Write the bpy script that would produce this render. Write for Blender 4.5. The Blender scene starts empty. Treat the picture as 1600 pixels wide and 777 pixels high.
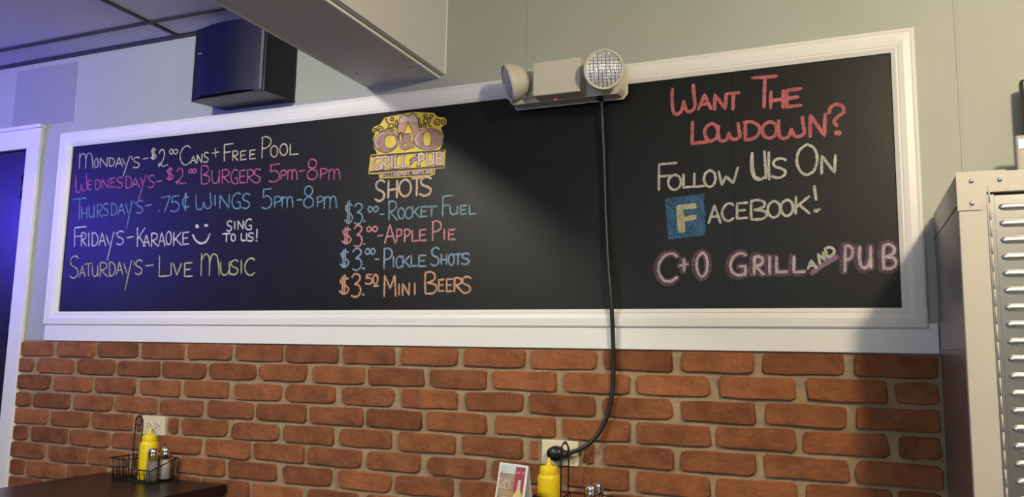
import bpy, bmesh, math, random
from mathutils import Vector, Matrix
random.seed(7)
SC = bpy.context.scene
COL = SC.collection
ZB = 1.24                      # height of the brick wainscot's top above the floor; v below is measured from it
# ---------------------------------------------------------------- camera
FPX, YAW, PIT, ROL = 1256.385, -0.3972252, 0.1290308, 0.0178259
CAM = Vector((3.0534163, -2.3114563, ZB - 0.0178474))
_f = Vector((math.sin(YAW)*math.cos(PIT), math.cos(YAW)*math.cos(PIT), math.sin(PIT)))
_r0 = Vector((math.cos(YAW), -math.sin(YAW), 0)); _u0 = _r0.cross(_f)
CR = math.cos(ROL)*_r0 + math.sin(ROL)*_u0
CU = -math.sin(ROL)*_r0 + math.cos(ROL)*_u0
CF = _f
cd = bpy.data.cameras.new('camera'); cam = bpy.data.objects.new('camera', cd); COL.objects.link(cam)
cd.sensor_width = 36; cd.lens = FPX*36/1600; cd.clip_start = .02
cam.matrix_world = Matrix(((CR.x, CU.x, -CF.x, CAM.x), (CR.y, CU.y, -CF.y, CAM.y), (CR.z, CU.z, -CF.z, CAM.z), (0, 0, 0, 1)))
SC.camera = cam
# ---------------------------------------------------------------- world, light, exposure
SC.view_settings.view_transform = 'Standard'; SC.view_settings.look = 'None'
SC.view_settings.gamma = 1; SC.view_settings.use_curve_mapping = False
SC.view_settings.exposure = 0.0
w = bpy.data.worlds.new('world'); SC.world = w; w.use_nodes = True
w.node_tree.nodes['Background'].inputs[0].default_value = (.45, .52, .72, 1)
w.node_tree.nodes['Background'].inputs[1].default_value = .3
def lamp(kind, name, loc, power, color, size=.1, aim=None, **kw):
    d = bpy.data.lights.new(name, kind); o = bpy.data.objects.new(name, d); COL.objects.link(o)
    o.location = loc; d.energy = power; d.color = color
    if kind == 'AREA':
        d.size = size
        for k, v in kw.items(): setattr(d, k, v)
    else:
        d.shadow_soft_size = size
        for k, v in kw.items(): setattr(d, k, v)
    if aim is not None:
        o.rotation_euler = (Vector(aim)-Vector(loc)).to_track_quat('-Z', 'Y').to_euler()
    return o
lamp('POINT', 'ceiling_lamp_right', (3.75, -1.75, ZB+1.10), 106, (1, .83, .56), .06)
lamp('POINT', 'ceiling_lamp_left', (1.20, -2.2, ZB+1.155), 114, (1, .95, .84), .045)
lamp('SPOT', 'blue_stage_lamp', (-1.75, -1.6, ZB+.72), 235, (.085, .05, 1), .22, aim=(-.7, 0, ZB+1.15), spot_size=math.radians(90), spot_blend=.9)
lamp('AREA', 'room_fill', (2.2, -4.6, ZB+1.1), 46, (.66, .80, 1), 1.6, aim=(2.0, 0, ZB+.2))  # added cool fill standing in for ambient light, no fixture there

# ---------------------------------------------------------------- pixel -> place on a real plane
def ray(x, y):
    return (CF*FPX + CR*(x-800) + CU*(388.5-y)).normalized()
def W(x, y, Y=0.0):
    d = ray(x, y); t = (Y-CAM.y)/d.y
    return CAM + d*t
def PZ(x, y, z):
    d = ray(x, y); t = (z-CAM.z)/d.z
    return CAM + d*t
# ---------------------------------------------------------------- helpers
def tag(o, label=None, cat=None, group=None, kind=None):
    if label: o['label'] = label
    if cat: o['category'] = cat
    if group: o['group'] = group
    if kind: o['kind'] = kind
    return o
def empty(name, loc, label=None, cat=None, group=None, kind=None, rz=0):
    o = bpy.data.objects.new(name, None); COL.objects.link(o); o.location = loc; o.rotation_euler = (0, 0, rz)
    o.empty_display_size = .05
    return tag(o, label, cat, group, kind)
def link(name, me, m=None, parent=None, smooth=False):
    if m is not None and not me.materials: me.materials.append(m)
    if smooth:
        for p in me.polygons: p.use_smooth = True
    o = bpy.data.objects.new(name, me); COL.objects.link(o)
    if parent is not None: o.parent = parent
    return o
def pyobj(name, vs, fs, m, parent=None, smooth=False):
    me = bpy.data.meshes.new(name); me.from_pydata([tuple(v) for v in vs], [], fs); me.update()
    return link(name, me, m, parent, smooth)
def bmobj(name, bm, m, parent=None, smooth=False, bevel=0, seg=2):
    if bevel:
        bmesh.ops.remove_doubles(bm, verts=bm.verts, dist=1e-6)
        es = [e for e in bm.edges if len(e.link_faces) == 2 and e.calc_face_angle(0) > .5]
        bmesh.ops.bevel(bm, geom=es, offset=bevel, segments=seg, affect='EDGES', profile=.6)
    bmesh.ops.recalc_face_normals(bm, faces=bm.faces)
    me = bpy.data.meshes.new(name); bm.to_mesh(me); bm.free()
    return link(name, me, m, parent, smooth)
def addbox(bm, a, b):
    x0, y0, z0 = a; x1, y1, z1 = b
    v = [bm.verts.new(p) for p in ((x0,y0,z0),(x1,y0,z0),(x1,y1,z0),(x0,y1,z0),(x0,y0,z1),(x1,y0,z1),(x1,y1,z1),(x0,y1,z1))]
    for f in ((0,3,2,1),(4,5,6,7),(0,1,5,4),(1,2,6,5),(2,3,7,6),(3,0,4,7)): bm.faces.new([v[i] for i in f])
def box(name, a, b, m, parent=None, bevel=0, seg=2):
    bm = bmesh.new(); addbox(bm, a, b); return bmobj(name, bm, m, parent, False, bevel, seg)
def addprism(bm, pts, ax, c0, c1):
    """closed outline pts (2-D) extruded along axis ax from c0 to c1"""
    def mk(p, c):
        l = list(p); l.insert(ax, c); return bm.verts.new(l)
    A = [mk(p, c0) for p in pts]; B = [mk(p, c1) for p in pts]; n = len(pts)
    bm.faces.new(A); bm.faces.new(B[::-1])
    for i in range(n): bm.faces.new((A[i], A[(i+1) % n], B[(i+1) % n], B[i]))
def addlathe(bm, prof, M=Matrix(), n=24):
    """profile (r, z) turned round Z, then moved by M"""
    rings = []
    for r, z in prof:
        if r < 1e-6: rings.append([bm.verts.new(M @ Vector((0, 0, z)))])
        else: rings.append([bm.verts.new(M @ Vector((r*math.cos(2*math.pi*i/n), r*math.sin(2*math.pi*i/n), z))) for i in range(n)])
    for a, b in zip(rings, rings[1:]):
        for i in range(n):
            j = (i+1) % n
            if len(a) == 1 and len(b) == 1: continue
            if len(a) == 1: bm.faces.new((a[0], b[j], b[i]))
            elif len(b) == 1: bm.faces.new((a[i], a[j], b[0]))
            else: bm.faces.new((a[i], a[j], b[j], b[i]))
def addtube(bm, pts, r, n=8, closed=False):
    pts = [Vector(p) for p in pts]; N = len(pts); rings = []; up = None
    for i, p in enumerate(pts):
        if closed: t = (pts[(i+1) % N]-pts[i-1]).normalized()
        else: t = (pts[min(i+1, N-1)]-pts[max(i-1, 0)]).normalized()
        if up is None: up = t.orthogonal().normalized()
        up = (up-t*up.dot(t)).normalized(); s = t.cross(up)
        rings.append([bm.verts.new(p+(up*math.cos(2*math.pi*k/n)+s*math.sin(2*math.pi*k/n))*r) for k in range(n)])
    pr = list(zip(rings, rings[1:])) + ([(rings[-1], rings[0])] if closed else [])
    for a, b in pr:
        for k in range(n): bm.faces.new((a[k], a[(k+1) % n], b[(k+1) % n], b[k]))
    if not closed: bm.faces.new(rings[0][::-1]); bm.faces.new(rings[-1])
def smooth(pts, n=6, closed=False):
    P = [Vector(p) for p in pts]; out = []; N = len(P)
    rng = range(N) if closed else range(N-1)
    for i in rng:
        p1, p2 = P[i], P[(i+1) % N]
        p0 = P[i-1] if (i > 0 or closed) else p1*2-p2
        p3 = P[(i+2) % N] if (i+2 < N or closed) else p2*2-p1
        for k in range(n):
            t = k/n
            out.append(.5*((2*p1)+(p2-p0)*t+(2*p0-5*p1+4*p2-p3)*t*t+(3*p1-p0-3*p2+p3)*t**3))
    if not closed: out.append(P[-1])
    return out
# ---------------------------------------------------------------- materials
def mat(name, col, rough=.5, metal=0, col2=None, nscale=8, bump=0, bscale=60, spec=.5, rnd=0, trans=0, emis=None, emis_s=0, ior=1.45, stretch=None, fac=(.35, .65), bdist=.002, coat=0):
    m = bpy.data.materials.new(name); m.use_nodes = True; nt = m.node_tree; N = nt.nodes; L = nt.links
    b = N['Principled BSDF']
    b.inputs['Base Color'].default_value = (*col, 1); b.inputs['Roughness'].default_value = rough; b.inputs['Metallic'].default_value = metal
    b.inputs['Specular IOR Level'].default_value = spec; b.inputs['IOR'].default_value = ior
    if trans: b.inputs['Transmission Weight'].default_value = trans
    if coat: b.inputs['Coat Weight'].default_value = coat; b.inputs['Coat Roughness'].default_value = .15
    if emis: b.inputs['Emission Color'].default_value = (*emis, 1); b.inputs['Emission Strength'].default_value = emis_s
    tc = N.new('ShaderNodeTexCoord'); vec = tc.outputs['Object']
    if stretch:
        mp = N.new('ShaderNodeMapping'); mp.inputs['Scale'].default_value = stretch; L.new(vec, mp.inputs[0]); vec = mp.outputs[0]
    if rnd:
        oi = N.new('ShaderNodeObjectInfo'); ad = N.new('ShaderNodeVectorMath'); ad.operation = 'MULTIPLY_ADD'
        cb = N.new('ShaderNodeCombineXYZ')
        for k in range(3): L.new(oi.outputs['Random'], cb.inputs[k])
        ad.inputs[1].default_value = (37, 61, 23); L.new(cb.outputs[0], ad.inputs[0]); L.new(vec, ad.inputs[2]); vec = ad.outputs[0]
    out = None
    if col2 is not None:
        no = N.new('ShaderNodeTexNoise'); no.inputs['Scale'].default_value = nscale; no.inputs['Detail'].default_value = 6; L.new(vec, no.inputs['Vector'])
        mr = N.new('ShaderNodeMapRange'); mr.inputs[1].default_value = fac[0]; mr.inputs[2].default_value = fac[1]; L.new(no.outputs[0], mr.inputs[0])
        mx = N.new('ShaderNodeMix'); mx.data_type = 'RGBA'; mx.inputs[6].default_value = (*col, 1); mx.inputs[7].default_value = (*col2, 1)
        L.new(mr.outputs[0], mx.inputs[0]); out = mx.outputs[2]
    if rnd:
        hs = N.new('ShaderNodeHueSaturation'); mr2 = N.new('ShaderNodeMapRange'); mr2.inputs[3].default_value = 1-rnd; mr2.inputs[4].default_value = 1+rnd
        L.new(oi.outputs['Random'], mr2.inputs[0]); L.new(mr2.outputs[0], hs.inputs['Value'])
        if out: L.new(out, hs.inputs['Color'])
        else: hs.inputs['Color'].default_value = (*col, 1)
        out = hs.outputs[0]
    if out: L.new(out, b.inputs['Base Color'])
    if bump:
        nb = N.new('ShaderNodeTexNoise'); nb.inputs['Scale'].default_value = bscale; nb.inputs['Detail'].default_value = 5; L.new(vec, nb.inputs['Vector'])
        bu = N.new('ShaderNodeBump'); bu.inputs['Strength'].default_value = bump; bu.inputs['Distance'].default_value = bdist
        L.new(nb.outputs[0], bu.inputs['Height']); L.new(bu.outputs[0], b.inputs['Normal'])
    return m
def chalkmat(name, col, cover=.5, scale=420, dark=.75, soft=.10):
    """dry chalk: grains of pigment with board showing between"""
    m = bpy.data.materials.new(name); m.use_nodes = True; nt = m.node_tree; N = nt.nodes; L = nt.links
    b = N['Principled BSDF']; b.inputs['Roughness'].default_value = .95; b.inputs['Specular IOR Level'].default_value = .1
    tc = N.new('ShaderNodeTexCoord'); no = N.new('ShaderNodeTexNoise'); no.inputs['Scale'].default_value = scale; no.inputs['Detail'].default_value = 3
    L.new(tc.outputs['Object'], no.inputs['Vector'])
    mr = N.new('ShaderNodeMapRange'); mr.inputs[1].default_value = 1-cover-soft-.02; mr.inputs[2].default_value = 1-cover+soft; L.new(no.outputs[0], mr.inputs[0])
    L.new(mr.outputs[0], b.inputs['Alpha'])
    n2 = N.new('ShaderNodeTexNoise'); n2.inputs['Scale'].default_value = 35; L.new(tc.outputs['Object'], n2.inputs['Vector'])
    mx = N.new('ShaderNodeMix'); mx.data_type = 'RGBA'; mx.inputs[6].default_value = (*[c*dark for c in col], 1); mx.inputs[7].default_value = (*col, 1)
    mr3 = N.new('ShaderNodeMapRange'); mr3.inputs[1].default_value = .35; mr3.inputs[2].default_value = .65
    L.new(n2.outputs[0], mr3.inputs[0]); L.new(mr3.outputs[0], mx.inputs[0]); L.new(mx.outputs[2], b.inputs['Base Color'])
    return m
M = {}
M['paint'] = mat('painted_plaster', (.405, .43, .385), .55, col2=(.375, .40, .358), nscale=3, bump=.25, bscale=90, bdist=.001)
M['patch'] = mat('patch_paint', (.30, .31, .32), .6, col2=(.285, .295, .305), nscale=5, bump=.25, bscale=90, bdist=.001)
M['beam'] = mat('beam_paint', (.62, .63, .66), .5, bump=.15, bscale=120, bdist=.001)
M['white'] = mat('white_gloss_trim', (.80, .80, .79), .38, bump=.08, bscale=40, bdist=.001)
M['brick'] = mat('brick_clay', (.265, .099, .042), .9, col2=(.135, .052, .027), nscale=17, rnd=.24, bump=1, bscale=60, bdist=.006, spec=.2, fac=(.40, .78))
M['mortar'] = mat('mortar', (.37, .275, .17), .95, col2=(.29, .21, .13), nscale=18, bump=.9, bscale=110, bdist=.004, spec=.15)
M['tile'] = mat('ceiling_tile', (.80, .79, .77), .9, col2=(.70, .69, .67), nscale=150, bump=.4, bscale=220, bdist=.002, rnd=.03)
M['tbar'] = mat('dark_grid', (.035, .035, .04), .5)
M['floor'] = mat('floor_tile', (.11, .11, .14), .5, col2=(.07, .07, .09), nscale=6)
M['board'] = mat('chalkboard_paint', (.0085, .0085, .008), .42, col2=(.013, .013, .012), nscale=2.2, bump=.10, bscale=300, bdist=.0006, spec=.26)
M['door'] = mat('dark_door_paint', (.008, .008, .014), .36, bump=.05, bscale=80)
M['steel'] = mat('brushed_steel', (.62, .61, .58), .30, 1, bump=.10, bscale=6, bdist=.004)
M['darksteel'] = mat('dark_steel', (.05, .05, .05), .4, 1)
M['cabinet'] = mat('cabinet_enamel', (.50, .47, .43), .5, bump=.35, bscale=350, bdist=.0008)
M['cabside'] = mat('cabinet_side_steel', (.30, .28, .31), .34, .7, bump=.06, bscale=9, bdist=.003)
M['black'] = mat('black_plastic', (.012, .012, .013), .35)
M['cord'] = mat('black_rubber', (.014, .014, .015), .42)
M['grille'] = mat('speaker_grille', (.004, .004, .032), .45, spec=.25, bump=.3, bscale=900, bdist=.0008)
M['spk'] = mat('speaker_shell', (.010, .010, .013), .35, bump=.1, bscale=300)
M['ltgrey'] = mat('grey_strip', (.33, .31, .29), .4)
M['housing'] = mat('ivory_housing', (.60, .58, .51), .42, bump=.05, bscale=200)
M['reflector'] = mat('lamp_reflector', (.85, .85, .85), .12, 1, bump=1, bscale=60, bdist=.012)
M['led'] = mat('red_led', (.5, .01, .03), .3, emis=(1, .03, .12), emis_s=1.2)
M['ivory'] = mat('ivory_plate', (.74, .66, .46), .4)
M['slot'] = mat('socket_slot', (.03, .025, .02), .6)
M['wood'] = mat('dark_laminate', (.022, .013, .012), .28, col2=(.012, .007, .007), nscale=9, stretch=(1, 8, 1), spec=.5)
M['iron'] = mat('black_wire', (.012, .010, .010), .45)
M['yellow'] = mat('yellow_squeeze_plastic', (.80, .60, .015), .38, bump=.04, bscale=60)
M['chrome'] = mat('chrome', (.85, .85, .86), .12, 1)
M['salt'] = mat('salt', (.80, .79, .78), .9, bump=.3, bscale=900)
M['pepper'] = mat('pepper', (.55, .53, .55), .9, col2=(.16, .15, .15), nscale=700)
M['card'] = mat('white_card', (.80, .80, .82), .5)
M['logoyellow'] = mat('logo_yellow', (.72, .56, .06), .45, col2=(.60, .45, .06), nscale=20)
M['logobrown'] = mat('logo_dark_brown', (.060, .028, .022), .5)
M['logopink'] = mat('logo_rose_brown', (.40, .25, .23), .45, col2=(.26, .14, .12), nscale=28)
M['logolight'] = mat('logo_rose_light', (.58, .44, .40), .45)
M['logoorange'] = mat('logo_orange', (.52, .22, .08), .45, col2=(.44, .27, .22), nscale=20)
def glassmat():
    m = bpy.data.materials.new('clear_glass'); m.use_nodes = True; nt = m.node_tree; N = nt.nodes; L = nt.links
    b = N['Principled BSDF']; b.inputs['Base Color'].default_value = (.9, .93, .95, 1); b.inputs['Roughness'].default_value = .04
    b.inputs['Transmission Weight'].default_value = 1; b.inputs['IOR'].default_value = 1.3
    return m
M['glass'] = glassmat()
def lensmat():
    m = bpy.data.materials.new('fluted_lens_glass'); m.use_nodes = True; nt = m.node_tree; N = nt.nodes; L = nt.links
    b = N['Principled BSDF']; b.inputs['Base Color'].default_value = (.78, .80, .84, 1); b.inputs['Roughness'].default_value = .16; b.inputs['Metallic'].default_value = .65
    b.inputs['Transmission Weight'].default_value = .3; b.inputs['IOR'].default_value = 1.45
    tc = N.new('ShaderNodeTexCoord'); wv = N.new('ShaderNodeTexWave'); wv.inputs['Scale'].default_value = 28; wv.inputs['Distortion'].default_value = 1.2; wv.inputs['Detail Scale'].default_value = 2
    wv.bands_direction = 'X'; L.new(tc.outputs['Object'], wv.inputs[0])
    bu = N.new('ShaderNodeBump'); bu.inputs['Strength'].default_value = .9; bu.inputs['Distance'].default_value = .004
    L.new(wv.outputs[1], bu.inputs['Height']); L.new(bu.outputs[0], b.inputs['Normal'])
    return m
M['lens'] = lensmat()
CH = {k: chalkmat('chalk_'+k, c, cv) for k, c, cv in (
    ('cream', (.62, .60, .44), .56), ('pink', (.58, .16, .36), .54), ('blue', (.22, .42, .56), .54), ('white', (.66, .64, .62), .60),
    ('yellow', (.62, .62, .30), .56), ('peach', (.66, .50, .36), .60), ('teal', (.26, .44, .50), .55), ('rose', (.64, .30, .32), .58),
    ('sky', (.30, .42, .58), .56), ('orange', (.66, .38, .24), .58), ('red', (.56, .17, .19), .60), ('bone', (.60, .60, .54), .60),
    ('mauve', (.33, .21, .31), .58), ('lilac', (.58, .50, .54), .58), ('faint', (.07, .07, .07), .5), ('azure', (.07, .19, .36), .60), ('straw', (.62, .56, .36), .56))}
# ================================================================ THE SETTING
X0, X1, YB, CEIL = -3.2, 5.2, -5.6, 1.21
FL = -ZB
def WZ(v): return ZB+v
# the chalkboard wall, open where the door stands
bm = bmesh.new()
addbox(bm, (-.165, 0, 0), (X1, .12, ZB+CEIL))
addbox(bm, (X0, 0, 0), (-1.06, .12, ZB+CEIL))
addbox(bm, (-1.06, 0, ZB+.815), (-.165, .12, ZB+CEIL))
wall = bmobj('wall_back', bm, M['paint']); tag(wall, kind='structure')
for u, v0, v1 in ((3.339, -1.2, CEIL), (2.126, .87, CEIL)):      # taped board joints, slightly proud
    o = box('joint_bead', (u-.004, -.0015, WZ(v0)), (u+.004, .001, WZ(v1)), M['paint'], wall, .0006, 1)
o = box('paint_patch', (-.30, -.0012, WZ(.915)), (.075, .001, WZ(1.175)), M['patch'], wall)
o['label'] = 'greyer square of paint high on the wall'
# mortar bed and bricks
box('mortar_bed', (-.115, -.004, 0.0), (3.262, .001, ZB), M['mortar'], wall)
def brick_mesh(w, h, seed):
    R = random.Random(seed); pts = []
    rad = min(R.uniform(.007, .014), w*.16)
    cs = ((1, 1), (-1, 1), (-1, -1), (1, -1))
    for q, (sx, sy) in enumerate(cs):
        r1 = rad*R.uniform(.6, 1.8)
        for k in range(3):
            a = math.pi/2*q+math.pi/4*k
            pts.append([sx*(w/2-r1)+r1*math.cos(a), sy*(h/2-r1)+r1*math.sin(a)])
    # points half way along the long sides
    full = []
    for i, p in enumerate(pts):
        full.append(p)
        if i in (2, 8):
            q = pts[(i+1) % len(pts)]
            for t in (.33, .66): full.append([p[0]+(q[0]-p[0])*t, p[1]+(q[1]-p[1])*t])
    for p in full:
        p[0] += R.uniform(-.0032, .0032); p[1] += R.uniform(-.0022, .0022)
    n = len(full); d = R.uniform(.010, .014)
    vs = [(p[0], 0, p[1]) for p in full]
    vs += [(p[0]*(1-.007/w), -d+.0015*R.random(), p[1]*(1-.006/h)) for p in full]
    fs = [(i, (i+1) % n, n+(i+1) % n, n+i) for i in range(n)]
    fs.append(tuple(range(n, 2*n)))
    me = bpy.data.meshes.new('brick'); me.from_pydata(vs, [], fs); me.update()
    me.materials.append(M['brick'])
    bmx = bmesh.new(); bmx.from_mesh(me); bmesh.ops.recalc_face_normals(bmx, faces=bmx.faces); bmx.to_mesh(me); bmx.free()
    for i, p in enumerate(me.polygons): p.use_smooth = i < n
    return me
CO = .0677
shapes = [brick_mesh(.200, .0585, 40+i) for i in range(14)]
OUT = [(.600, .725, -.350, -.266), (2.190, 2.320, -.352, -.264)]
def course(r):
    """joints of course r"""
    if r % 2 == 0: j = [-.112]+[.105+.2266*i for i in range(14)]+[3.262]
    else: j = [-.112]+[-.003+.2252*i for i in range(15)]+[3.262]
    return j
stuff = []
for r in range(18):
    js = course(r); zc = WZ(-CO*(r+.5)-.001)
    for i, (a, b) in enumerate(zip(js, js[1:])):
        a += random.uniform(-.006, .006)*(i > 0); w_ = b-a-.021*random.uniform(.7, 1.2)
        if i == 0 or b == 3.262: w_ = b-a-.014
        cx = (a+b)/2+(-.006 if i == 0 else 0)
        spans = [(cx-w_/2, cx+w_/2)]
        for (u0, u1, v0, v1) in OUT:                           # bricks are cut round the socket plates
            if v0-.02 < zc-ZB < v1+.02:
                ns = []
                for s in spans:
                    if s[1] < u0 or s[0] > u1: ns.append(s)
                    else:
                        if u0-.006-s[0] > .02: ns.append((s[0], u0-.006))
                        if s[1]-u1-.006 > .02: ns.append((u1+.006, s[1]))
                spans = ns
        for s in spans:
            ww = s[1]-s[0]
            if ww < .02: continue
            if r < 10:
                o = bpy.data.objects.new('brick', random.choice(shapes) if ww > .12 else brick_mesh(ww, .055, int(1000*ww)+r)); COL.objects.link(o)
                o.parent = wall; o.location = ((s[0]+s[1])/2, -.003, zc+random.uniform(-.0015, .0015))
                if ww > .12: o.scale.x = ww/.200
                o.rotation_euler.y = random.uniform(-.006, .006)
                if random.random() < .5 and ww > .12: o.rotation_euler.y += math.pi
            else: stuff.append((s[0], s[1], zc))
bm = bmesh.new()
for a, b, z in stuff: addbox(bm, (a, -.013, z-.026), (b, 0, z+.026))
o = bmobj('brickwork', bm, M['brick'], wall); tag(o, kind='stuff')
# white board under the chalkboard
box('trim_1', (.036, -.014, WZ(-.002)), (3.262, .001, WZ(.075)), M['white'], None, .0015, 1)['kind'] = 'structure'
# other walls, floor
box('wall_left', (X0-.1, YB, 0), (X0, .12, ZB+CEIL), M['paint'])['kind'] = 'structure'
box('wall_right', (X1, YB, 0), (X1+.1, .12, ZB+CEIL), M['paint'])['kind'] = 'structure'
box('wall_front', (X0-.1, YB-.1, 0), (X1+.1, YB, ZB+CEIL), M['paint'])['kind'] = 'structure'
box('floor', (X0-.1, YB-.1, -.1), (X1+.1, .12, 0), M['floor'])['kind'] = 'structure'
# ceiling of lay-in panels in a dark grid
ce = box('ceiling', (X0-.1, YB-.1, WZ(CEIL)+.01), (X1+.1, .12, WZ(CEIL)+.06), M['paint']); tag(ce, kind='structure')
BX0, BX1 = 1.523, 1.828
ys = [0.0, -.155]+[-.155-.61*i for i in range(1, 9)]+[YB]
xs = [X0, -1.80, -.58, .64, BX0]; xs2 = [BX1, 1.86, 3.08, 4.30, X1]
tiles = {}
for XS in (xs, xs2):
    for a, b in zip(XS, XS[1:]):
        for y1, y0 in zip(ys, ys[1:]):
            if b-a < .05 or y1-y0 < .05: continue
            key = (round(b-a, 3), round(y1-y0, 3))
            if key not in tiles:
                bm = bmesh.new(); hx, hy = (b-a)/2-.006, (y1-y0)/2-.006
                addbox(bm, (-hx, -hy, 0), (hx, hy, .012)); 
                t = bpy.data.meshes.new('ceiling_tile'); bmesh.ops.recalc_face_normals(bm, faces=bm.faces); bm.to_mesh(t); bm.free(); t.materials.append(M['tile']); tiles[key] = t
            o = bpy.data.objects.new('ceiling_tile', tiles[key]); COL.objects.link(o); o.parent = ce
            o.location = ((a+b)/2, (y0+y1)/2, WZ(CEIL)-.003)
for y in ys[1:-1]: box('grid_bar', (X0, y-.008, WZ(CEIL)-.010), (BX0, y+.008, WZ(CEIL)+.006), M['tbar'], ce); box('grid_bar', (BX1, y-.008, WZ(CEIL)-.010), (X1, y+.008, WZ(CEIL)+.006), M['tbar'], ce)
for x in (-1.80, -.58, .64, 1.86, 3.08, 4.30): box('grid_bar', (x-.008, YB, WZ(CEIL)-.0101), (x+.008, 0, WZ(CEIL)+.006), M['tbar'], ce)
box('wall_angle', (X0, -.020, WZ(CEIL)-.012), (BX0, .0, WZ(CEIL)+.004), M['tbar'], ce)
# boxed beam running out from the wall
be = empty('ceiling_beam', (BX0, 0, WZ(.896)), kind='structure')
def inb(name, a, b, m, bev=0): 
    o = box(name, (a[0]-BX0, a[1], a[2]-WZ(.896)), (b[0]-BX0, b[1], b[2]-WZ(.896)), m, be, bev, 2); return o
inb('beam_casing', (BX0, YB, WZ(.8965)), (BX1-.022, .0, WZ(CEIL)+.01), M['beam'])
inb('side_panel', (BX1-.018, YB, WZ(.905)), (BX1+.002, .0, WZ(CEIL)+.01), M['beam'], .002)
inb('corner_bead', (BX0-.003, YB, WZ(.894)), (BX0+.008, .0, WZ(.905)), M['white'], .003)
inb('corner_bead', (BX1-.026, YB, WZ(.894)), (BX1-.017, .0, WZ(.903)), M['white'], .003)
inb('wall_bead', (BX1-.004, -.006, WZ(.905)), (BX1+.005, .0, WZ(CEIL)), M['white'], .002)
for px, py in ((557, 115), (640, 105)):
    p = PZ(px, py, WZ(.896)); bm = bmesh.new(); addlathe(bm, [(0, -.0016), (.003, -.0012), (.0036, .001)], Matrix.Translation(p-be.location), 10); bmobj('screw', bm, M['darksteel'], be)
# door
dr = empty('door_1', (-.165, 0, 0), kind='structure')
def ind(name, a, b, m, bev=0):
    return box(name, (a[0]+.165, a[1], a[2]), (b[0]+.165, b[1], b[2]), m, dr, bev, 2)
ind('door_leaf', (-1.055, -.003, .01), (-.172, .04, WZ(.808)), M['door'], .002)
for nm, a, b in (('door_casing', (-.170, -.020, 0), (-.092, 0, WZ(.900))), ('door_casing', (-1.14, -.020, 0), (-1.06, 0, WZ(.900))), ('head_casing', (-1.16, -.022, WZ(.812)), (-.088, 0, WZ(.905)))):
    ind(nm, a, b, M['white'], .006)
ind('casing_cap', (-1.17, -.032, WZ(.896)), (-.080, 0, WZ(.912)), M['white'], .005)
ind('casing_bead', (-.176, -.012, 0), (-.164, .03, WZ(.812)), M['white'], .003)
for v in (.60, -.02, -.85):
    h = ind('hinge', (-.200, -.010, WZ(v)), (-.172, -.002, WZ(v)+.10), M['darksteel'], .001)
    bm = bmesh.new(); addtube(bm, [(-.178+.165, -.012, WZ(v)-.004), (-.178+.165, -.012, WZ(v)+.104)], .006, 8); bmobj('hinge_pin', bm, M['darksteel'], h, True)

# ================================================================ CHALKBOARD
def sag(u): return -.006*math.sin(math.pi*max(0, min(1, (u-.03)/3.2)))
board = empty('chalkboard', (1.64, 0, WZ(.06)), 'long black chalkboard in a white moulded frame, filled with coloured chalk writing', 'chalkboard')
BL = Vector(board.location)
IU0, IU1, IV0, IV1, OU0, OU1, OV0, OV1 = .100, 3.181, .115, .800, .030, 3.240, .061, .862
YBD = -.006
for a, b in ((IU0-.01, 2.765), (2.7658, IU1+.01)):
    n = 16; vs = []; fs = []
    for i in range(n+1):
        u = a+(b-a)*i/n
        for v in (IV0-.01, IV1+.01+sag(u)):
            for y in (YBD, -.0005): vs.append((u-BL.x, y, WZ(v)-BL.z))
    for i in range(n):
        k = i*4; fs += [(k, k+4, k+6, k+2), (k+1, k+3, k+7, k+5), (k+2, k+6, k+7, k+3), (k, k+1, k+5, k+4)]
    fs += [(0, 2, 3, 1), (4*n, 4*n+1, 4*n+3, 4*n+2)]
    pyobj('board_panel', vs, fs, M['board'], board)
# mitred moulding: profile t = 0 at outer edge .. 1 at inner edge, y = height off wall
PROF = [(0, -.001), (0, -.016), (.05, -.0205), (.14, -.0225), (.20, -.0205), (.24, -.0215), (.50, -.0225), (.70, -.0195), (.76, -.0175), (.82, -.0185), (.93, -.0145), (1, -.012), (1, -.004)]
def rail(name, P0, P1, Q0, Q1, n=1):
    """outer edge P0-P1, inner edge Q0-Q1"""
    vs = []; fs = []; m = len(PROF)
    for i in range(n+1):
        s = i/n
        for t, y in PROF:
            a = Vector(P0).lerp(Vector(P1), s); b = Vector(Q0).lerp(Vector(Q1), s); p = a.lerp(b, t)
            vv = p[1]+(sag(p[0]) if name == 'frame_head' else 0)
            vs.append((p[0]-BL.x, y, WZ(vv)-BL.z))
    for i in range(n):
        for k in range(m-1): fs.append((i*m+k, i*m+k+1, (i+1)*m+k+1, (i+1)*m+k))
    fs.append(tuple(range(m))); fs.append(tuple(range(n*m, n*m+m))[::-1])
    o = pyobj(name, vs, fs, M['white'], board)
    bmx = bmesh.new(); bmx.from_mesh(o.data); bmesh.ops.recalc_face_normals(bmx, faces=bmx.faces); bmx.to_mesh(o.data); bmx.free()
    return o
rail('frame_head', (OU0, OV1), (OU1, OV1), (IU0, IV1), (IU1, IV1), 24)
rail('frame_sill', (OU0, OV0), (OU1, OV0), (IU0, IV0), (IU1, IV0))
rail('frame_stile', (OU0, OV0), (OU0, OV1), (IU0, IV0), (IU0, IV1))
rail('frame_stile', (OU1, OV0), (OU1, OV1), (IU1, IV0), (IU1, IV1))
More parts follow.
